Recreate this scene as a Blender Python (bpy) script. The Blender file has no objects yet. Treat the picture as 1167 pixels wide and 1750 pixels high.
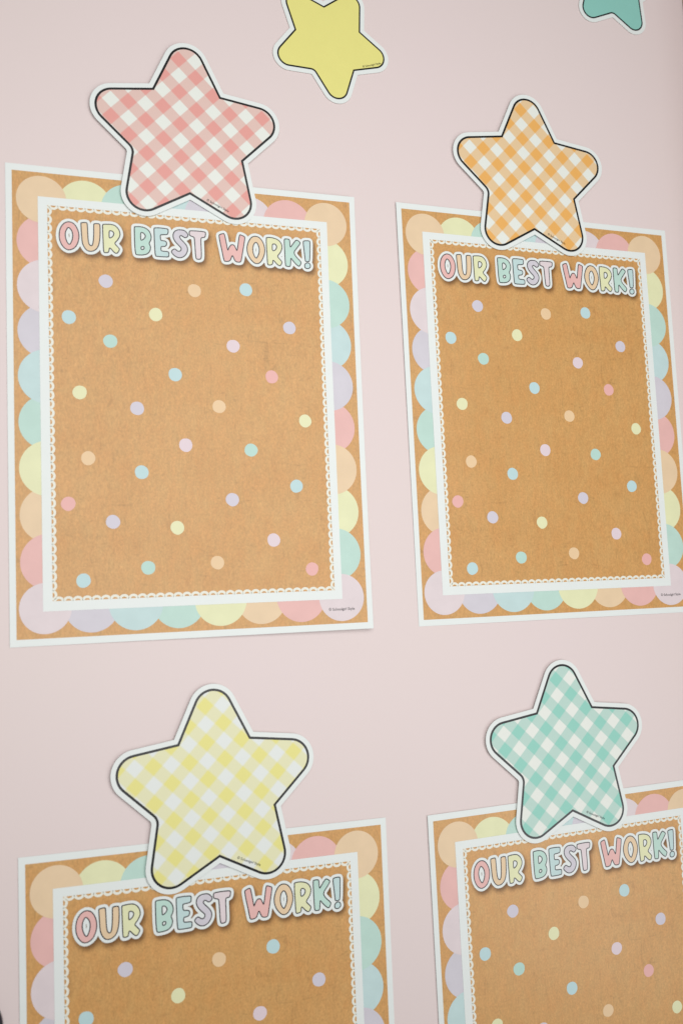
import bpy, math, random
import numpy as np
from mathutils import Matrix, Vector
from mathutils.geometry import tessellate_polygon

# ---------------------------------------------------------------- camera, world, lamps, exposure
IN = 0.0254
C = bpy.context.scene.collection
def wp(u, v, lift=0.0):
    """wall position: u inches to the right, v inches down, lift inches off the wall, in metres"""
    return Vector(((u - 18) * IN, -lift * IN, 1.5 - (v - 20) * IN))
CAM_R = ((0.9383312438674153, 0.043133675821211775, -0.343036386980095),
         (-0.0086931570904451, 0.9948169145199793, 0.10131009626264836),
         (0.34562827691322895, -0.09208035944270007, 0.9338427606416786))
CAM_T = (-15.343722629313469, -15.97714942707055, 45.880433824161344)
cu = [-sum(CAM_R[k][i] * CAM_T[k] for k in range(3)) for i in range(3)]
cam_data = bpy.data.cameras.new('camera')
cam = bpy.data.objects.new('camera', cam_data); C.objects.link(cam)
def tow(a): return Vector((a[0], a[2], -a[1]))
right, down, fwd = (tow(r) for r in CAM_R)
m = Matrix((right, -down, -fwd)).transposed().to_4x4()
m.translation = wp(cu[0], cu[1], -cu[2])
cam.matrix_world = m
cam_data.sensor_fit = 'VERTICAL'; cam_data.sensor_height = 36.0; cam_data.sensor_width = 24.0
cam_data.lens = 36.0 * 1720.556 / 1750.0
cam_data.clip_start = 0.05; cam_data.clip_end = 50
cam_data.dof.use_dof = True
cam_data.dof.focus_distance = 1.34
cam_data.dof.aperture_fstop = 3.7
bpy.context.scene.camera = cam

world = bpy.data.worlds.new('World'); bpy.context.scene.world = world
world.use_nodes = True
bgn = world.node_tree.nodes['Background']
bgn.inputs['Color'].default_value = (1.0, 1.0, 1.0, 1); bgn.inputs['Strength'].default_value = 0.20
def lamp(name, u, v, d, tu, tv, size, size_y, power, color):
    l = bpy.data.lights.new(name, 'AREA'); l.shape = 'RECTANGLE'
    l.size = size; l.size_y = size_y; l.energy = power; l.color = color
    o = bpy.data.objects.new(name, l); C.objects.link(o)
    o.location = wp(u, v, d)
    o.rotation_euler = (wp(tu, tv) - o.location).to_track_quat('-Z', 'Y').to_euler()
    return o
lamp('front_lamp', 14, 7, 52, 14, 7, 1.5, 1.5, 20.5, (1.0, 0.995, 0.985))
lamp('window_light', 62, 50, 58, 28, 36, 0.7, 0.8, 6.4, (0.97, 0.99, 1.0))
vs = bpy.context.scene.view_settings
vs.view_transform = 'Standard'; vs.look = 'None'; vs.exposure = 0.0; vs.gamma = 1.0

# ---------------------------------------------------------------- materials
def lin(c):
    out = []
    for x in c:
        x /= 255.0
        out.append(x / 12.92 if x <= 0.04045 else ((x + 0.055) / 1.055) ** 2.4)
    return out
def base_mat(name, rough=0.5, spec=0.35):
    m = bpy.data.materials.new(name); m.use_nodes = True
    nt = m.node_tree; b = nt.nodes['Principled BSDF']
    b.inputs['Roughness'].default_value = rough
    b.inputs['Specular IOR Level'].default_value = spec
    return m, nt, b
def N(nt, t, **kw):
    n = nt.nodes.new(t)
    for k, v in kw.items():
        if k.startswith('i_'): n.inputs[int(k[2:])].default_value = v
        else: setattr(n, k, v)
    return n
GAIN = 0.90
def ink(name, rgb, rough=0.42, mottled=0.03, spec=0.4):
    """flat printed ink on semi-matt card with a slight uneven lay-down"""
    m, nt, b = base_mat('ink_' + name, rough, spec)
    c = [x * GAIN for x in lin(rgb)]
    tc = N(nt, 'ShaderNodeTexCoord')
    n1 = N(nt, 'ShaderNodeTexNoise'); n1.inputs['Scale'].default_value = 45; n1.inputs['Detail'].default_value = 4
    nt.links.new(tc.outputs['Object'], n1.inputs['Vector'])
    mr = N(nt, 'ShaderNodeMapRange'); mr.inputs[1].default_value = 0.3; mr.inputs[2].default_value = 0.7
    mr.inputs[3].default_value = 1 - mottled; mr.inputs[4].default_value = 1 + mottled
    nt.links.new(n1.outputs[0], mr.inputs[0])
    vm = N(nt, 'ShaderNodeVectorMath', operation='SCALE'); vm.inputs[0].default_value = c
    nt.links.new(mr.outputs[0], vm.inputs['Scale']); nt.links.new(vm.outputs[0], b.inputs['Base Color'])
    return m

PAL = {'paper': (234, 239, 236), 'orange': (235, 207, 170), 'yellow': (232, 233, 188), 'teal': (192, 222, 210),
       'blue': (198, 222, 221), 'lavender': (213, 208, 216), 'lilac': (228, 214, 216), 'pink': (234, 186, 180)}
INK = {k: ink(k, v) for k, v in PAL.items()}
INK['paper'] = ink('paper', PAL['paper'], 0.4, 0.008)
DOT = {'orange': ink('dot_orange', (238, 205, 162), mottled=.015), 'yellow': ink('dot_yellow', (233, 233, 188), mottled=.015),
       'teal': ink('dot_teal', (188, 221, 210), mottled=.015), 'blue': ink('dot_blue', (193, 221, 223), mottled=.015),
       'lavender': ink('dot_lavender', (214, 208, 219), mottled=.015), 'lilac': ink('dot_lilac', (230, 212, 218), mottled=.015),
       'pink': ink('dot_pink', (237, 182, 176), mottled=.015)}
CREAM = ink('cream_lace', (238, 238, 225), mottled=.01)
BLACK = ink('black_line', (6, 5, 6), 0.32, 0.0, 0.5)
SOFTBLACK = ink('charcoal_line', (32, 24, 32), 0.33, 0.0, 0.5)
TEXTINK = ink('text_grey', (40, 34, 38), 0.4, 0.0)

def kraft_material():
    m, nt, b = base_mat('kraft_print', 0.34, 0.42)
    L = nt.links
    tc = N(nt, 'ShaderNodeTexCoord')
    def noise(scale, detail, mapping, rough=0.6, dist=0.0, rot=0.0):
        mp = N(nt, 'ShaderNodeMapping'); mp.inputs['Scale'].default_value = mapping
        mp.inputs['Rotation'].default_value = (0, rot, 0)
        L.new(tc.outputs['Object'], mp.inputs['Vector'])
        n = N(nt, 'ShaderNodeTexNoise'); n.inputs['Scale'].default_value = scale
        n.inputs['Detail'].default_value = detail; n.inputs['Roughness'].default_value = rough
        n.inputs['Distortion'].default_value = dist
        L.new(mp.outputs[0], n.inputs['Vector']); return n.outputs[0]
    def ramp(src, a, bb, lo, hi):
        mr = N(nt, 'ShaderNodeMapRange', clamp=True)
        mr.inputs[1].default_value = a; mr.inputs[2].default_value = bb
        mr.inputs[3].default_value = lo; mr.inputs[4].default_value = hi
        L.new(src, mr.inputs[0]); return mr.outputs[0]
    def mul(a, c):
        n = N(nt, 'ShaderNodeMath', operation='MULTIPLY'); L.new(a, n.inputs[0]); L.new(c, n.inputs[1]); return n.outputs[0]
    broad = ramp(noise(14, 3, (1, 1, 1)), 0.3, 0.7, 0.0, 1.0)
    mixc = N(nt, 'ShaderNodeMix', data_type='RGBA')
    L.new(broad, mixc.inputs[0])
    mixc.inputs[6].default_value = [x * GAIN for x in lin((208, 156, 94))] + [1]
    mixc.inputs[7].default_value = [x * GAIN for x in lin((212, 163, 102))] + [1]
    fine = ramp(noise(210, 5, (1.6, 1, 0.7), 0.75), 0.3, 0.7, 0.92, 1.08)          # upright pulp grain
    streak = ramp(noise(60, 3, (2.2, 1, 0.5), 0.6, 0.8), 0.3, 0.7, 0.97, 1.03)
    grain = ramp(noise(520, 2, (1, 1, 0.7), 0.6), 0.3, 0.7, 0.89, 1.11)
    fib1 = ramp(noise(70, 2, (1.0, 1, 0.28), 0.5, 2.2, 0.35), 0.65, 0.71, 1.0, 0.88)   # dark fibres
    fib2 = ramp(noise(85, 2, (0.3, 1, 1.1), 0.5, 2.0, 0.5), 0.65, 0.71, 1.0, 0.89)
    fib3 = ramp(noise(90, 2, (1.1, 1, 0.35), 0.5, 2.5, -0.6), 0.66, 0.72, 1.0, 1.07)    # pale fibres
    f = mul(mul(mul(fine, streak), mul(grain, fib1)), mul(fib2, fib3))
    tint = N(nt, 'ShaderNodeMix', data_type='RGBA')                                # slight reddish and olive drift of the pulp
    L.new(ramp(noise(55, 3, (1.4, 1, 0.7), 0.6, 0.6), 0.32, 0.68, 0.0, 1.0), tint.inputs[0])
    tint.inputs[6].default_value = (1.02, 0.975, 0.94, 1); tint.inputs[7].default_value = (0.98, 1.015, 1.02, 1)
    tm_ = N(nt, 'ShaderNodeVectorMath', operation='MULTIPLY'); L.new(mixc.outputs[2], tm_.inputs[0]); L.new(tint.outputs[2], tm_.inputs[1])
    vm = N(nt, 'ShaderNodeVectorMath', operation='SCALE')
    L.new(tm_.outputs[0], vm.inputs[0]); L.new(f, vm.inputs['Scale'])
    L.new(vm.outputs[0], b.inputs['Base Color'])
    return m
KRAFT = kraft_material()

def drop_shadow_material():
    """the soft brown drop shadow that is part of the printed lettering"""
    m, nt, b = base_mat('ink_drop_shadow', 0.34, 0.42)
    b.inputs['Base Color'].default_value = lin((112, 76, 42)) + [1]
    at = N(nt, 'ShaderNodeAttribute', attribute_name='coverage')
    nt.links.new(at.outputs['Fac'], b.inputs['Alpha'])
    return m
SHADOW = drop_shadow_material()

def gingham_material(name, dark, mid, white, soft=0.02):
    """printed gingham check, 1.165 inch repeat at 45 degrees, in the star's own coordinates"""
    m, nt, b = base_mat('gingham_' + name, 0.42, 0.4)
    L = nt.links
    tc = N(nt, 'ShaderNodeTexCoord'); sp = N(nt, 'ShaderNodeSeparateXYZ'); L.new(tc.outputs['Object'], sp.inputs[0])
    def band(sign, origin):
        a = N(nt, 'ShaderNodeMath', operation='MULTIPLY'); L.new(sp.outputs['X'], a.inputs[0]); a.inputs[1].default_value = 0.70711 / IN / 1.165
        c = N(nt, 'ShaderNodeMath', operation='MULTIPLY_ADD'); L.new(sp.outputs['Z'], c.inputs[0])
        c.inputs[1].default_value = -sign * 0.70711 / IN / 1.165; L.new(a.outputs[0], c.inputs[2])
        d = N(nt, 'ShaderNodeMath', operation='SUBTRACT'); L.new(c.outputs[0], d.inputs[0]); d.inputs[1].default_value = origin / 1.165 - 0.5
        fr = N(nt, 'ShaderNodeMath', operation='FRACT'); L.new(d.outputs[0], fr.inputs[0])
        s = N(nt, 'ShaderNodeMath', operation='SUBTRACT'); L.new(fr.outputs[0], s.inputs[0]); s.inputs[1].default_value = 0.5
        ab = N(nt, 'ShaderNodeMath', operation='ABSOLUTE'); L.new(s.outputs[0], ab.inputs[0])
        mr = N(nt, 'ShaderNodeMapRange', clamp=True); L.new(ab.outputs[0], mr.inputs[0])
        mr.inputs[1].default_value = 0.25 - soft; mr.inputs[2].default_value = 0.25 + soft
        mr.inputs[3].default_value = 1; mr.inputs[4].default_value = 0
        return mr.outputs[0]
    ox, oy = -0.37, -0.64
    A = band(1, (ox + oy) * 0.70711); B = band(-1, (ox - oy) * 0.70711)
    def col(c): return [x * GAIN for x in lin(c)] + [1]
    m1 = N(nt, 'ShaderNodeMix', data_type='RGBA'); L.new(A, m1.inputs[0]); m1.inputs[6].default_value = col(white); m1.inputs[7].default_value = col(mid)
    m2 = N(nt, 'ShaderNodeMix', data_type='RGBA'); L.new(A, m2.inputs[0]); m2.inputs[6].default_value = col(mid); m2.inputs[7].default_value = col(dark)
    m3 = N(nt, 'ShaderNodeMix', data_type='RGBA'); L.new(B, m3.inputs[0]); L.new(m1.outputs[2], m3.inputs[6]); L.new(m2.outputs[2], m3.inputs[7])
    L.new(m3.outputs[2], b.inputs['Base Color'])
    return m

def wall_material():
    m, nt, b = base_mat('pink_wall_paint', 0.45, 0.35)
    L = nt.links
    tc = N(nt, 'ShaderNodeTexCoord')
    n1 = N(nt, 'ShaderNodeTexNoise'); n1.inputs['Scale'].default_value = 3.0; n1.inputs['Detail'].default_value = 5
    L.new(tc.outputs['Object'], n1.inputs['Vector'])
    mx = N(nt, 'ShaderNodeMix', data_type='RGBA'); L.new(n1.outputs[0], mx.inputs[0])
    mx.inputs[6].default_value = [x * GAIN for x in lin((232, 215, 215))] + [1]
    mx.inputs[7].default_value = [x * GAIN for x in lin((231, 216, 211))] + [1]
    L.new(mx.outputs[2], b.inputs['Base Color'])
    n2 = N(nt, 'ShaderNodeTexNoise'); n2.inputs['Scale'].default_value = 260; n2.inputs['Detail'].default_value = 3
    L.new(tc.outputs['Object'], n2.inputs['Vector'])
    bp = N(nt, 'ShaderNodeBump'); bp.inputs['Strength'].default_value = 0.09; bp.inputs['Distance'].default_value = 0.0006
    L.new(n2.outputs[0], bp.inputs['Height']); L.new(bp.outputs[0], b.inputs['Normal'])
    return m

# ---------------------------------------------------------------- mesh helpers
def mesh_obj(name, verts, faces, mat, parent=None, smooth=False):
    me = bpy.data.meshes.new(name); me.from_pydata([tuple(v) for v in verts], [], faces); me.update()
    me.materials.append(mat)
    if smooth: me.polygons.foreach_set('use_smooth', [True] * len(me.polygons))
    o = bpy.data.objects.new(name, me); C.objects.link(o)
    if parent is not None: o.parent = parent
    return o
def structure(o): o['kind'] = 'structure'; return o
def thing(name, loc, rot, label, cat, group=None):
    o = bpy.data.objects.new(name, None); C.objects.link(o); o.empty_display_size = 0.02
    o.location = loc; o.rotation_euler = (0, rot, 0)      # clockwise on the wall is a turn about +Y
    o['label'] = label; o['category'] = cat
    if group: o['group'] = group
    return o
def chaikin(p, n=2):
    p = np.array(p, float)
    for _ in range(n):
        q = np.roll(p, -1, 0)
        p = np.stack([0.75 * p + 0.25 * q, 0.25 * p + 0.75 * q], 1).reshape(-1, 2)
    return p
def area2(p): x, y = p[:, 0], p[:, 1]; return float(np.sum(x * np.roll(y, -1) - np.roll(x, -1) * y))
def offset(p, d):
    """move every vertex along its normal; d > 0 grows the shape"""
    s = 1 if area2(p) > 0 else -1
    a = p - np.roll(p, 1, 0); b = np.roll(p, -1, 0) - p
    a /= np.linalg.norm(a, axis=1)[:, None] + 1e-9; b /= np.linalg.norm(b, axis=1)[:, None] + 1e-9
    na = np.stack([a[:, 1], -a[:, 0]], 1) * s; nb = np.stack([b[:, 1], -b[:, 0]], 1) * s
    nn = na + nb; nn /= np.maximum(np.sum(nn * nn, 1)[:, None] / 2, 0.6)
    r = p + nn * d
    b_ = np.roll(p, -1, 0)                                     # drop points that crossed over in a tight notch
    keep = []
    for x in r:
        e = b_ - p; t = np.clip(np.sum((x - p) * e, 1) / (np.sum(e * e, 1) + 1e-12), 0, 1)
        keep.append(np.min(np.hypot(*(x - p - e * t[:, None]).T)) > abs(d) * 0.9)
    return r[np.array(keep)]
def fill(loops):
    """triangulate an outline with holes"""
    vs = [Vector((x, y, 0)) for l in loops for x, y in l]
    tris = tessellate_polygon([[Vector((x, y, 0)) for x, y in l] for l in loops])
    return [(v.x, v.y) for v in vs], [tuple(t) for t in tris]
def grid(u0, v0, u1, v1, nu, nv):
    P = [(u0 + (u1 - u0) * i / nu, v0 + (v1 - v0) * j / nv) for j in range(nv + 1) for i in range(nu + 1)]
    F = [(j * (nu + 1) + i, j * (nu + 1) + i + 1, (j + 1) * (nu + 1) + i + 1, (j + 1) * (nu + 1) + i) for j in range(nv) for i in range(nu)]
    return P, F
def rim_loop(nu, nv):
    w = nu + 1
    return [i for i in range(w)] + [j * w + nu for j in range(1, nv + 1)] + [nv * w + i for i in range(nu - 1, -1, -1)] + [j * w for j in range(nv - 1, 0, -1)]

def seg_dist(px, py, polys):
    d = np.full(px.shape, 1e9)
    for p in polys:
        q = np.roll(p, -1, 0)
        for (x0, y0), (x1, y1) in zip(p, q):
            m0 = (px > min(x0, x1) - 0.7) & (px < max(x0, x1) + 0.7)
            X, Y = px[m0], py[m0]
            dx, dy = x1 - x0, y1 - y0
            t = np.clip(((X - x0) * dx + (Y - y0) * dy) / (dx * dx + dy * dy + 1e-12), 0, 1)
            d[m0] = np.minimum(d[m0], np.hypot(X - x0 - t * dx, Y - y0 - t * dy))
    return d
def inside(px, py, polys):
    c = np.zeros(px.shape, bool)
    for p in polys:
        q = np.roll(p, -1, 0)
        for (x0, y0), (x1, y1) in zip(p, q):
            if y0 == y1: continue
            c ^= ((py > min(y0, y1)) & (py <= max(y0, y1)) & (px < x0 + (py - y0) * (x1 - x0) / (y1 - y0)))
    return c

# ---------------------------------------------------------------- the wall
P, F = grid(-60, -60, 38.86, 110, 4, 4)
structure(mesh_obj('wall', [wp(*p) for p in P], F, wall_material()))
def box(u0, u1, v0, v1, l0, l1):
    a = [wp(u, v, l) for l in (l0, l1) for v in (v0, v1) for u in (u0, u1)]
    return a, [(0, 1, 3, 2), (4, 6, 7, 5), (0, 4, 5, 1), (1, 5, 7, 3), (3, 7, 6, 2), (2, 6, 4, 0)]
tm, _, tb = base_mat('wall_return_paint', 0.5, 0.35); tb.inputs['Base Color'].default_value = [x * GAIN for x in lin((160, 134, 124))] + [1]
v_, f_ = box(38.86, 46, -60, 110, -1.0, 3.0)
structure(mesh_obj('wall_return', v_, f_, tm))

# ---------------------------------------------------------------- poster artwork, in poster inches (17 x 22, v down)
LETTERS = [
('O', [[[2.79,2.55],[2.99,2.6],[3.13,2.78],[3.22,3.01],[3.24,3.27],[3.18,3.54],[3.05,3.78],[2.8,3.92],[2.6,3.87],[2.44,3.68],[2.35,3.43],[2.34,3.15],[2.4,2.87],[2.54,2.67],[2.66,2.59]],[[2.76,2.82],[2.86,2.89],[2.94,3.04],[2.96,3.24],[2.92,3.43],[2.85,3.59],[2.79,3.65],[2.72,3.59],[2.64,3.41],[2.61,3.21],[2.63,3.04],[2.7,2.89]]]),
('U', [[[3.35,2.55],[3.58,2.52],[3.62,2.57],[3.63,2.95],[3.64,3.32],[3.68,3.57],[3.78,3.64],[3.85,3.57],[3.89,3.33],[3.91,2.92],[3.91,2.58],[3.95,2.54],[4.15,2.53],[4.2,2.58],[4.2,2.99],[4.17,3.39],[4.08,3.69],[3.92,3.85],[3.76,3.9],[3.59,3.88],[3.45,3.71],[3.37,3.49],[3.35,3.12],[3.33,2.69],[3.33,2.58]]]),
('R', [[[4.34,2.54],[4.64,2.51],[4.86,2.53],[5.03,2.67],[5.11,2.85],[5.12,3.02],[5.01,3.24],[4.86,3.4],[4.9,3.48],[5.06,3.64],[5.08,3.71],[5.0,3.86],[4.92,3.91],[4.82,3.85],[4.62,3.62],[4.59,3.79],[4.56,3.89],[4.38,3.91],[4.34,3.84],[4.33,3.32],[4.32,2.83],[4.32,2.57]],[[4.62,2.83],[4.72,2.82],[4.81,2.87],[4.84,2.97],[4.77,3.11],[4.64,3.19],[4.61,3.15],[4.61,2.98]]]),
('B', [[[5.82,2.52],[6.12,2.5],[6.35,2.56],[6.51,2.7],[6.59,2.93],[6.56,3.12],[6.46,3.29],[6.53,3.4],[6.54,3.57],[6.44,3.77],[6.25,3.87],[5.89,3.9],[5.82,3.85],[5.79,3.39],[5.79,2.81],[5.79,2.55]],[[6.09,2.79],[6.19,2.78],[6.3,2.89],[6.3,3.01],[6.2,3.12],[6.11,3.17],[6.08,3.13],[6.08,2.92]],[[6.09,3.49],[6.18,3.45],[6.24,3.49],[6.23,3.58],[6.14,3.63],[6.08,3.59]]]),
('E', [[[6.75,2.5],[7.02,2.48],[7.37,2.5],[7.4,2.54],[7.39,2.73],[7.33,2.79],[7.04,2.81],[7.01,2.86],[7.02,3.05],[7.05,3.1],[7.25,3.11],[7.31,3.17],[7.31,3.29],[7.23,3.38],[7.06,3.39],[7.03,3.45],[7.03,3.57],[7.07,3.62],[7.36,3.62],[7.41,3.66],[7.4,3.85],[7.35,3.89],[6.8,3.9],[6.75,3.85],[6.73,3.32],[6.72,2.77],[6.72,2.54]]]),
('S', [[[7.98,2.49],[8.17,2.5],[8.3,2.61],[8.37,2.73],[8.29,2.84],[8.19,2.88],[8.07,2.79],[7.99,2.77],[7.93,2.84],[7.98,2.94],[8.15,3.1],[8.3,3.29],[8.32,3.5],[8.22,3.72],[8.06,3.85],[7.89,3.89],[7.72,3.84],[7.58,3.71],[7.52,3.62],[7.58,3.51],[7.7,3.45],[7.8,3.54],[7.9,3.58],[7.99,3.51],[8.01,3.4],[7.94,3.32],[7.74,3.13],[7.63,2.93],[7.62,2.76],[7.69,2.6],[7.83,2.51]]]),
('T', [[[8.46,2.5],[8.75,2.48],[9.18,2.49],[9.22,2.55],[9.19,2.73],[9.14,2.78],[9.0,2.79],[8.97,2.89],[8.98,3.31],[8.98,3.8],[8.92,3.88],[8.75,3.89],[8.7,3.82],[8.68,3.33],[8.66,2.85],[8.62,2.79],[8.47,2.76],[8.41,2.7],[8.42,2.53]]]),
('W', [[[9.89,2.57],[10.1,2.49],[10.15,2.53],[10.2,2.8],[10.26,3.15],[10.29,3.35],[10.35,3.19],[10.45,3.04],[10.54,3.02],[10.63,3.05],[10.7,3.21],[10.75,3.33],[10.79,3.14],[10.85,2.77],[10.9,2.5],[10.96,2.49],[11.16,2.57],[11.17,2.63],[11.1,3.03],[11.02,3.43],[10.95,3.8],[10.9,3.88],[10.68,3.88],[10.6,3.76],[10.52,3.54],[10.46,3.68],[10.38,3.87],[10.13,3.9],[10.08,3.83],[10.0,3.36],[9.92,2.97],[9.87,2.63]]]),
('O', [[[11.72,2.5],[11.89,2.54],[12.05,2.71],[12.15,2.97],[12.17,3.25],[12.09,3.53],[11.94,3.8],[11.77,3.9],[11.59,3.87],[11.38,3.64],[11.27,3.38],[11.25,3.11],[11.33,2.83],[11.47,2.6],[11.6,2.52]],[[11.71,2.8],[11.79,2.84],[11.86,3.0],[11.89,3.18],[11.85,3.4],[11.76,3.57],[11.72,3.62],[11.64,3.56],[11.56,3.36],[11.55,3.11],[11.61,2.9]]]),
('R', [[[12.27,2.52],[12.49,2.5],[12.74,2.54],[12.92,2.63],[13.04,2.8],[13.06,2.99],[12.98,3.21],[12.8,3.42],[12.84,3.5],[13.01,3.67],[13.03,3.74],[12.96,3.89],[12.88,3.92],[12.76,3.84],[12.56,3.61],[12.55,3.82],[12.49,3.9],[12.32,3.92],[12.28,3.86],[12.27,3.35],[12.25,2.9],[12.26,2.56]],[[12.57,2.83],[12.68,2.81],[12.77,2.89],[12.78,2.99],[12.72,3.11],[12.61,3.18],[12.55,3.15],[12.55,2.94]]]),
('K', [[[13.22,2.51],[13.41,2.51],[13.46,2.55],[13.47,2.74],[13.48,2.94],[13.57,2.82],[13.77,2.55],[13.85,2.52],[13.99,2.62],[14.02,2.68],[13.85,2.91],[13.64,3.17],[13.77,3.4],[14.0,3.61],[14.03,3.69],[13.94,3.85],[13.88,3.87],[13.76,3.78],[13.6,3.61],[13.49,3.45],[13.48,3.66],[13.46,3.87],[13.41,3.92],[13.23,3.91],[13.2,3.84],[13.19,3.35],[13.18,2.89],[13.18,2.55]]]),
('!', [[[14.2,2.53],[14.48,2.51],[14.53,2.56],[14.51,2.94],[14.48,3.53],[14.43,3.59],[14.28,3.6],[14.24,3.55],[14.21,3.12],[14.16,2.62]],[[14.51,3.8],[14.49,3.88],[14.43,3.94],[14.35,3.96],[14.27,3.95],[14.21,3.9],[14.2,3.82],[14.22,3.74],[14.28,3.68],[14.36,3.65],[14.44,3.67],[14.49,3.72]]])
]
LCOL = ['pink', 'orange', 'yellow', 'teal', 'blue', 'lavender', 'lilac', 'pink', 'orange', 'yellow', 'teal', 'blue']
LP = []
for ch, loops in LETTERS:
    LP.append([chaikin(l, 2) for l in loops])
ALL = [l for ls in LP for l in ls]
# one signed distance field for the white backing and the printed shadow
GU0, GU1, GV0, GV1, GS = 1.95, 14.85, 1.9, 4.75, 0.035
gx = np.arange(GU0, GU1 + GS, GS); gy = np.arange(GV0, GV1 + GS, GS)
PX, PY = np.meshgrid(gx, gy)
SD = seg_dist(PX, PY, ALL); SD[inside(PX, PY, ALL)] *= -1
HALO = 0.15
def marching(S, th):
    V, Fc, idx = [], [], {}
    def vert(k, x, y):
        if k not in idx: idx[k] = len(V); V.append((x, y))
        return idx[k]
    ny, nx = S.shape
    I = S < th
    for j in range(ny - 1):
        for i in range(nx - 1):
            c = ((i, j), (i + 1, j), (i + 1, j + 1), (i, j + 1))
            ins = [I[b, a] for a, b in c]
            if not any(ins): continue
            poly = []
            for k in range(4):
                (a, b), (a2, b2) = c[k], c[(k + 1) % 4]
                if ins[k]: poly.append(vert((a, b), gx[a], gy[b]))
                if ins[k] != ins[(k + 1) % 4]:
                    s0, s1 = S[b, a], S[b2, a2]; t = (th - s0) / (s1 - s0)
                    key = (min((a, b), (a2, b2)), max((a, b), (a2, b2)))
                    poly.append(vert(key, gx[a] + (gx[a2] - gx[a]) * t, gy[b] + (gy[b2] - gy[b]) * t))
            if len(poly) >= 3: Fc.append(tuple(poly))
    return V, Fc
HALO_V, HALO_F = marching(SD, HALO)
# printed shadow: the backing's shape, shifted right and down, blurred
def blurred():
    cov = np.clip((HALO + 0.02 - SD) / 0.05, 0, 1)
    k = np.exp(-0.5 * (np.arange(-9, 10) * GS / 0.105) ** 2); k /= k.sum()
    sh_u, sh_v = int(round(0.08 / GS)), int(round(0.13 / GS))
    cov = np.roll(np.roll(cov, sh_u, 1), sh_v, 0)
    cov = np.apply_along_axis(lambda r: np.convolve(r, k, 'same'), 0, cov)
    return np.apply_along_axis(lambda r: np.convolve(r, k, 'same'), 1, cov)
COV = blurred()[::2, ::2]
sgx, sgy = gx[::2], gy[::2]
SHV = [(x, y) for y in sgy for x in sgx]
SHF = []
for j in range(len(sgy) - 1):
    for i in range(len(sgx) - 1):
        if COV[j:j + 2, i:i + 2].max() > 0.01:
            w = len(sgx); SHF.append((j * w + i, j * w + i + 1, (j + 1) * w + i + 1, (j + 1) * w + i))

SEQ_LEFT = ['pink', 'lilac', 'lavender', 'blue', 'teal', 'yellow', 'orange', 'pink']
SEQ_RIGHT = ['yellow', 'teal', 'blue', 'lavender', 'pink', 'orange', 'yellow', 'teal']
SEQ_TOP = ['yellow', 'teal', 'blue', 'lavender', 'lilac', 'pink']
SEQ_BOT = ['lavender', 'blue', 'teal', 'yellow', 'orange', 'pink']
SCALLOPS = []
for i, c in enumerate(SEQ_LEFT): SCALLOPS.append((1.72, 1.5 + 2.099 * (i + 1), 1.26, c, 0.006 + 0.0025 * (i % 2)))
for i, c in enumerate(SEQ_RIGHT): SCALLOPS.append((15.25, 1.5 + 2.099 * (i + 1), 1.26, c, 0.006 + 0.0025 * (i % 2)))
for i, c in enumerate(SEQ_TOP): SCALLOPS.append((1.565 + 1.969 * (i + 1), 1.74, 1.24, c, 0.006 + 0.0025 * (i % 2)))
for i, c in enumerate(SEQ_BOT): SCALLOPS.append((1.565 + 1.969 * (i + 1), 20.28, 1.24, c, 0.006 + 0.0025 * (i % 2)))
SCALLOPS += [(1.57, 1.6, 1.12, 'orange', 0.011), (15.40, 1.58, 1.12, 'orange', 0.011),
             (1.52, 20.36, 1.13, 'lilac', 0.011), (15.42, 20.42, 1.15, 'lilac', 0.011)]
DOTS = [(6.082, 18.69, 'teal'), (3.175, 19.185, 'blue'), (4.417, 5.269, 'lavender'), (8.592, 5.449, 'orange'), (11.139, 5.241, 'blue'), (2.719, 7.081, 'blue'), (6.708, 6.733, 'yellow'), (4.571, 8.12, 'teal'), (13.294, 7.041, 'lavender'), (10.415, 8.09, 'lilac'), (7.562, 9.592, 'blue'), (12.301, 9.539, 'pink'), (3.147, 10.584, 'yellow'), (5.74, 11.259, 'lavender'), (9.633, 11.079, 'orange'), (13.928, 11.695, 'yellow'), (7.976, 12.965, 'lilac'), (11.138, 13.171, 'teal'), (3.477, 13.622, 'orange'), (5.884, 14.26, 'blue'), (13.351, 14.93, 'blue'), (10.141, 15.567, 'lavender'), (2.563, 15.705, 'pink'), (4.532, 16.551, 'lavender'), (7.475, 16.867, 'yellow'), (12.105, 17.539, 'lilac'), (13.972, 18.987, 'pink'), (9.322, 18.547, 'orange')]
BL, BT, BR, BB = 1.411, 1.462, 17 - 1.54, 22 - 1.505          # outer edge of the white inner frame
IL, IT, IR, IB = 1.83, 1.85, 15.075, 20.055                   # its inner edge
RNG = random.Random(4)
def blob(cu_, cv_, r, n, amp, seed):
    g = random.Random(seed); ph = [g.random() * 6.28 for _ in range(4)]
    return [(cu_ + r * (1 + amp * sum(math.sin(k * a + ph[k - 2]) / k for k in (2, 3, 4, 5))) * math.cos(a),
             cv_ + r * (1 + amp * sum(math.sin(k * a + ph[k - 2]) / k for k in (2, 3, 4, 5))) * math.sin(a))
            for a in (2 * math.pi * i / n for i in range(n))]
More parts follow.
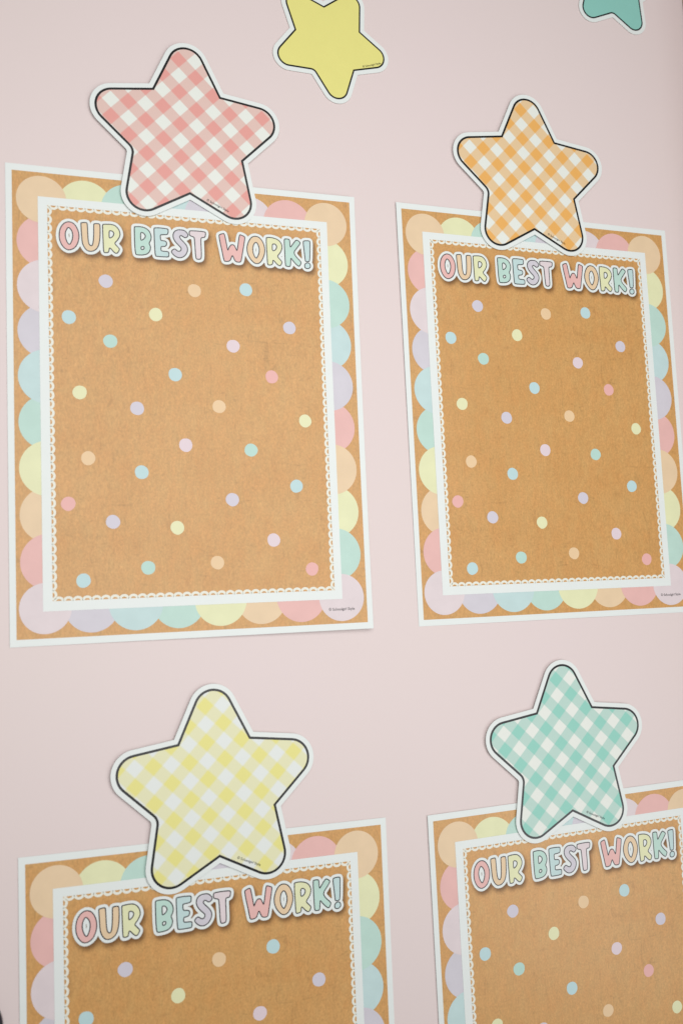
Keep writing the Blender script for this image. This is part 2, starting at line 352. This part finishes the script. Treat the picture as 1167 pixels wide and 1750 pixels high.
def lace():
    """row of little half rings along the inner edge of the white frame"""
    V, Fc = [], []
    def ring(u, v, du, dv, w):
        n = 9; b = len(V)
        for r, rd in ((0.12, 0.1), (0.235, 0.215)):
            for k in range(n + 1):
                a = math.pi * k / n; c_, s_ = math.cos(a) * r * w, math.sin(a) * rd
                V.append((u + c_ * abs(dv) + du * s_ - du * 0.012, v + c_ * abs(du) + dv * s_ - dv * 0.012))
        for k in range(n): Fc.append((b + k, b + k + 1, b + n + 2 + k, b + n + 1 + k))
    nh = 32; pu = (IR - IL - 0.0) / (nh + 0.3)
    nv = 44; pv = (IB - IT - 0.0) / (nv + 0.3)
    for k in range(nh):
        u = IL + pu * (k + 0.65)
        ring(u, IT, 0, 1, pu / 0.41); ring(u, IB, 0, -1, pu / 0.41)
    for k in range(nv):
        v = IT + pv * (k + 0.65)
        ring(IL, v, 1, 0, pv / 0.41); ring(IR, v, -1, 0, pv / 0.41)
    return V, Fc
LACE_V, LACE_F = lace()
def frame():
    V, Fc = [], []
    def strip(u0, v0, u1, v1, nu, nv):
        b = len(V); p, f = grid(u0, v0, u1, v1, nu, nv); V.extend(p); Fc.extend([tuple(i + b for i in q) for q in f])
    strip(BL, BT, BR, IT, 20, 1); strip(BL, IB, BR, BB, 20, 1); strip(BL, IT, IL, IB, 1, 24); strip(IR, IT, BR, IB, 1, 24)
    return V, Fc
FRAME_V, FRAME_F = frame()
def text_mesh(s):
    cd = bpy.data.curves.new('text', 'FONT'); cd.body = s; cd.size = 1; cd.resolution_u = 3; cd.offset = 0.012
    o = bpy.data.objects.new('text', cd); C.objects.link(o)
    dg = bpy.context.evaluated_depsgraph_get(); dg.update()
    me = bpy.data.meshes.new_from_object(o.evaluated_get(dg))
    V = [(v.co.x, -v.co.y) for v in me.vertices]; Fc = [tuple(p.vertices) for p in me.polygons]
    bpy.data.objects.remove(o); bpy.data.curves.remove(cd); bpy.data.meshes.remove(me)
    w = max(x for x, y in V) - min(x for x, y in V); x0 = min(x for x, y in V)
    return [((x - x0) / w, y / w) for x, y in V], Fc
TXT_V, TXT_F = text_mesh('\u00a9 Schoolgirl Style')

def poster(q, label, ink_line):
    A = np.array([[q[2], q[3]], [q[4], q[5]]]); th = math.atan2(q[4] - q[3], q[2] + q[5])
    Ri = np.array([[math.cos(th), math.sin(th)], [-math.sin(th), math.cos(th)]]) @ A
    Lf = q[6:13]
    root = thing('classroom_poster', wp(q[0], q[1]), th, label, 'poster', 'kraft OUR BEST WORK! posters on the pink wall')
    def lift(u, v):
        a, b = (u - 8.5) / 8.5, (v - 11) / 11
        return .05 + Lf[0] * a + Lf[1] * b + Lf[2] * a * a + Lf[3] * b * b + Lf[4] * a * b + Lf[5] * a * b * b + Lf[6] * a * a * b
    def L3(u, v, h=0.0):
        U, V = u - 8.5, v - 11
        x = Ri[0, 0] * U + Ri[0, 1] * V; y = Ri[1, 0] * U + Ri[1, 1] * V
        return (x * IN, -(lift(u, v) + h) * IN, -y * IN)
    def part(name, V, Fc, h, mat, parent=root, smooth=False):
        return mesh_obj(name, [L3(u, v, h) for u, v in V], Fc, mat, parent, smooth)
    # paper sheet with real thickness
    nu, nv = 17, 22
    P, F = grid(0, 0, 17, 22, nu, nv); n = len(P)
    V = [L3(u, v, 0.0) for u, v in P] + [L3(u, v, -0.011) for u, v in P]
    lp = rim_loop(nu, nv)
    FF = list(F) + [tuple(i + n for i in reversed(f)) for f in F] + [(lp[i], lp[i] + n, lp[(i + 1) % len(lp)] + n, lp[(i + 1) % len(lp)]) for i in range(len(lp))]
    mesh_obj('paper_sheet', V, FF, INK['paper'], root)
    P, F = grid(0.283, 0.315, 17 - 0.283, 22 - 0.315, 17, 22)
    part('kraft_print', P, F, 0.003, KRAFT)
    for i, (u, v, r, c, h) in enumerate(SCALLOPS):
        pts = blob(u, v, r, 48, 0.004, i)
        part('scallop', pts + [(u, v)], [(k, (k + 1) % 48, 48) for k in range(48)], h, INK[c])
    P, F = grid(IL - 0.05, IT - 0.05, IR + 0.05, IB + 0.05, 14, 18)
    part('kraft_panel', P, F, 0.014, KRAFT)
    fr = part('white_frame', FRAME_V, FRAME_F, 0.018, INK['paper'])
    part('lace_trim', LACE_V, LACE_F, 0.020, CREAM, fr)
    for i, (u, v, c) in enumerate(DOTS):
        pts = blob(u, v, 0.322, 26, 0.034, 100 + i)
        part('dot', pts, [tuple(range(26))], 0.018, DOT[c])
    head = bpy.data.objects.new('heading', None); C.objects.link(head); head.parent = root; head.empty_display_size = 0.01
    sh = part('printed_shadow', SHV, SHF, 0.017, SHADOW, head)
    at = sh.data.attributes.new('coverage', 'FLOAT', 'POINT')
    at.data.foreach_set('value', (COV.ravel() * 0.76).astype(np.float32))
    part('letter_backing', HALO_V, HALO_F, 0.021, INK['paper'], head)
    for (ch, _), loops, c in zip(LETTERS, LP, LCOL):
        w = 0.024
        if ch == '!':
            for l in loops:
                V, Fc = fill([offset(l, w)]); o = part('exclamation_mark', V, Fc, 0.024, ink_line, head)
                V, Fc = fill([offset(l, -w)]); part_fill = part('exclamation_fill', V, Fc, 0.027, INK[c], head)
            continue
        outer = [offset(loops[0], w)] + [offset(l, -w) for l in loops[1:]]
        V, Fc = fill(outer); part('letter_outline', V, Fc, 0.024, ink_line, head)
        inner = [offset(loops[0], -w)] + [offset(l, w) for l in loops[1:]]
        V, Fc = fill(inner); part('letter', V, Fc, 0.027, INK[c], head)
    part('small_print', [(14.735 + x * 1.325, 21.045 + y * 1.325) for x, y in TXT_V], TXT_F, 0.0135, TEXTINK)
    return root

Q = [[8.46535, 11.01255, 0.99598, -0.00263, -0.00144, 0.99782, 0.06671, 0.015, 0.0472, 0.04974, 0.02152, 0.05271, 0.01441],
     [27.89383, 10.99357, 0.99882, 0.00643, -0.00153, 1.00083, -0.02391, -0.00405, -0.0055, -0.00586, 0.01902, 0.00494, -0.01474],
     [8.65672, 41.99811, 0.9994, -0.00297, 0.0113, 0.99694, -0.00189, -0.00109, -0.00835, 0.00023, -0.00487, 0.00576, 0.00243],
     [27.91737, 42.1246, 0.99389, 0.00671, -0.01268, 0.99547, -0.01596, -0.00927, -0.00558, 0.00451, 0.00258, -0.00207, -0.00164]]
PL = ['brown kraft poster headed OUR BEST WORK! under the red gingham star',
      'brown kraft poster headed OUR BEST WORK! under the orange gingham star',
      'brown kraft poster headed OUR BEST WORK! under the yellow gingham star',
      'brown kraft poster headed OUR BEST WORK! under the teal gingham star']
for q, l in zip(Q, PL): poster(q, l, SOFTBLACK)

# ---------------------------------------------------------------- stars
R_T, R_C = 5.655, 2.785
def star_polygon():
    """ten vertices clockwise from the top tip: tips rounded, the lower left notch rounded too"""
    out = []
    for k in range(10):
        a = math.radians(90 - 36 * k); r = R_T if k % 2 == 0 else R_C
        out.append(((r * math.cos(a), -r * math.sin(a)), 0.845 if k % 2 == 0 else (0.5 if k == 7 else 0.0)))
    return out
def line_offset_star(d, scale=1.0):
    """outline grown by d inches with concentric rounding"""
    vs_ = [(np.array(p) * scale, r * scale) for p, r in star_polygon()]
    n = len(vs_); lines = []
    for i in range(n):
        a, b = vs_[i][0], vs_[(i + 1) % n][0]; t = (b - a) / np.linalg.norm(b - a)
        nrm = np.array([t[1], -t[0]])                          # outward for this winding
        if np.dot(nrm, (a + b) / 2) < 0: nrm = -nrm
        lines.append((a + nrm * d, t))
    pts = []
    for i in range(n):
        (a, t1), (b, t2) = lines[i - 1], lines[i]
        M = np.array([t1, -t2]).T; s = np.linalg.solve(M, b - a); x = a + t1 * s[0]
        r = vs_[i][1]; convex = i % 2 == 0
        if r == 0: pts.append(tuple(x)); continue
        rr = r + d if convex else max(r - d, 0.05)
        ca = float(np.dot(-t1, t2)); half = math.acos(max(-1, min(1, ca))) / 2
        L = rr / math.tan(half); p1, p2 = x - t1 * L, x + t2 * L
        bis = (t2 - t1) / np.linalg.norm(t2 - t1); cc = x + bis * rr / math.sin(half)
        a1 = math.atan2(*(p1 - cc)[::-1]); a2 = math.atan2(*(p2 - cc)[::-1])
        da = (a2 - a1 + math.pi) % (2 * math.pi) - math.pi
        k = 18 if convex else 8
        for j in range(k + 1):
            a_ = a1 + da * j / k; pts.append((cc[0] + rr * math.cos(a_), cc[1] + rr * math.sin(a_)))
    return pts
def star(u, v, rot, scale, lift, face, line, border, lw, label, group, text, bend=(0, 0)):
    root = thing('paper_star', wp(u, v), math.radians(rot), label, 'star', group)
    def L3(x, y, h): return (x * IN, -(lift + h + bend[0] * x * x / 25 + bend[1] * y * y / 25) * IN, -y * IN)
    def cut(pts, h, name, mat, parent=root, thick=0.0):
        V, Fc = fill([pts]); n = len(V)
        P = [L3(x, y, h) for x, y in V]
        if thick:
            P += [L3(x, y, h - thick) for x, y in V]
            Fc = Fc + [tuple(i + n for i in reversed(f)) for f in Fc] + [(i, (i + 1) % n, (i + 1) % n + n, i + n) for i in range(n)]
        return mesh_obj(name, P, Fc, mat, parent)
    cut(line_offset_star(border, scale), 0, 'card', INK['paper'], thick=0.024)
    cut(line_offset_star(lw / 2, scale), 0.004, 'black_outline', line)
    cut(line_offset_star(-lw / 2, scale), 0.008, 'printed_face', face)
    if text:
        a = math.radians(24.3); w = 1.18 * text[0]; x0, y0 = text[1], text[2]
        V = [(x0 + w * (x * math.cos(a) - y * math.sin(a)), y0 + w * (x * math.sin(a) + y * math.cos(a))) for x, y in TXT_V]
        mesh_obj('small_print', [L3(x, y, 0.011) for x, y in V], TXT_F, TEXTINK, root)
    return root
W_ = (236, 239, 231)
G = 'large gingham card stars heading the posters'
S_ = 'small plain card stars on the pink wall'
T1 = (1.0, 0.795, 3.07)
T2 = (0.93, 0.53, 2.06)
star(8.478, -2.092, 0.0, 1.0, 0.17, gingham_material('red', (233, 163, 154), (229, 197, 187), W_), BLACK, 0.275, 0.112,
     'red and white gingham star with a black outline, above the upper left poster', G, T1)
star(27.487, -2.076, -0.48, 1.0085, 0.17, gingham_material('orange', (240, 180, 98), (235, 204, 160), W_), BLACK, 0.275, 0.112,
     'orange and white gingham star with a black outline, above the upper right poster', G, T1)
star(8.878, 29.064, -0.86, 1.0217, 0.17, gingham_material('yellow', (236, 229, 142), (233, 231, 190), (233, 237, 233), 0.035), BLACK, 0.275, 0.112,
     'pale yellow and white gingham star with a black outline, above the lower left poster', G, T1)
star(27.55, 29.064, -1.2, 1.0213, 0.17, gingham_material('teal', (150, 212, 196), (190, 219, 208), W_), BLACK, 0.275, 0.112,
     'teal and white gingham star with a dark outline, above the lower right poster', G, T1)
star(16.052, -8.276, -43.05, 0.6704, 0.06, ink('plain_yellow', (236, 229, 138), mottled=.01), BLACK, 0.265, 0.085,
     'plain yellow star tilted to the left, cut by the top edge', S_, T2)
star(33.93, -14.77, -66.5, 0.67, 0.06, ink('plain_teal', (145, 205, 193), mottled=.01), BLACK, 0.265, 0.085,
     'plain teal star cut off by the top right corner', S_, T2)

# ---------------------------------------------------------------- dark round object at the lower left corner
km, _, kb = base_mat('black_plastic', 0.3, 0.5); kb.inputs['Base Color'].default_value = (0.012, 0.009, 0.016, 1)
prof = [(1.5, 0.0), (1.5, 0.22), (1.46, 0.32), (1.36, 0.39), (1.15, 0.43), (0.0, 0.46)]
V, Fc = [], []; n = 48
for r, h in prof[:-1]:
    V += [(r * math.cos(2 * math.pi * k / n) * IN, -h * IN, r * math.sin(2 * math.pi * k / n) * IN) for k in range(n)]
for j in range(len(prof) - 2):
    Fc += [(j * n + k, j * n + (k + 1) % n, (j + 1) * n + (k + 1) % n, (j + 1) * n + k) for k in range(n)]
V.append((0, -prof[-1][1] * IN, 0)); b0 = (len(prof) - 2) * n
Fc += [(b0 + k, b0 + (k + 1) % n, len(V) - 1) for k in range(n)]
o = mesh_obj('wall_knob', V, Fc, km, None, True); o.location = wp(-1.99, 37.66)
o['label'] = 'rounded edge of a black object at the lower left corner of the picture'; o['category'] = 'knob'
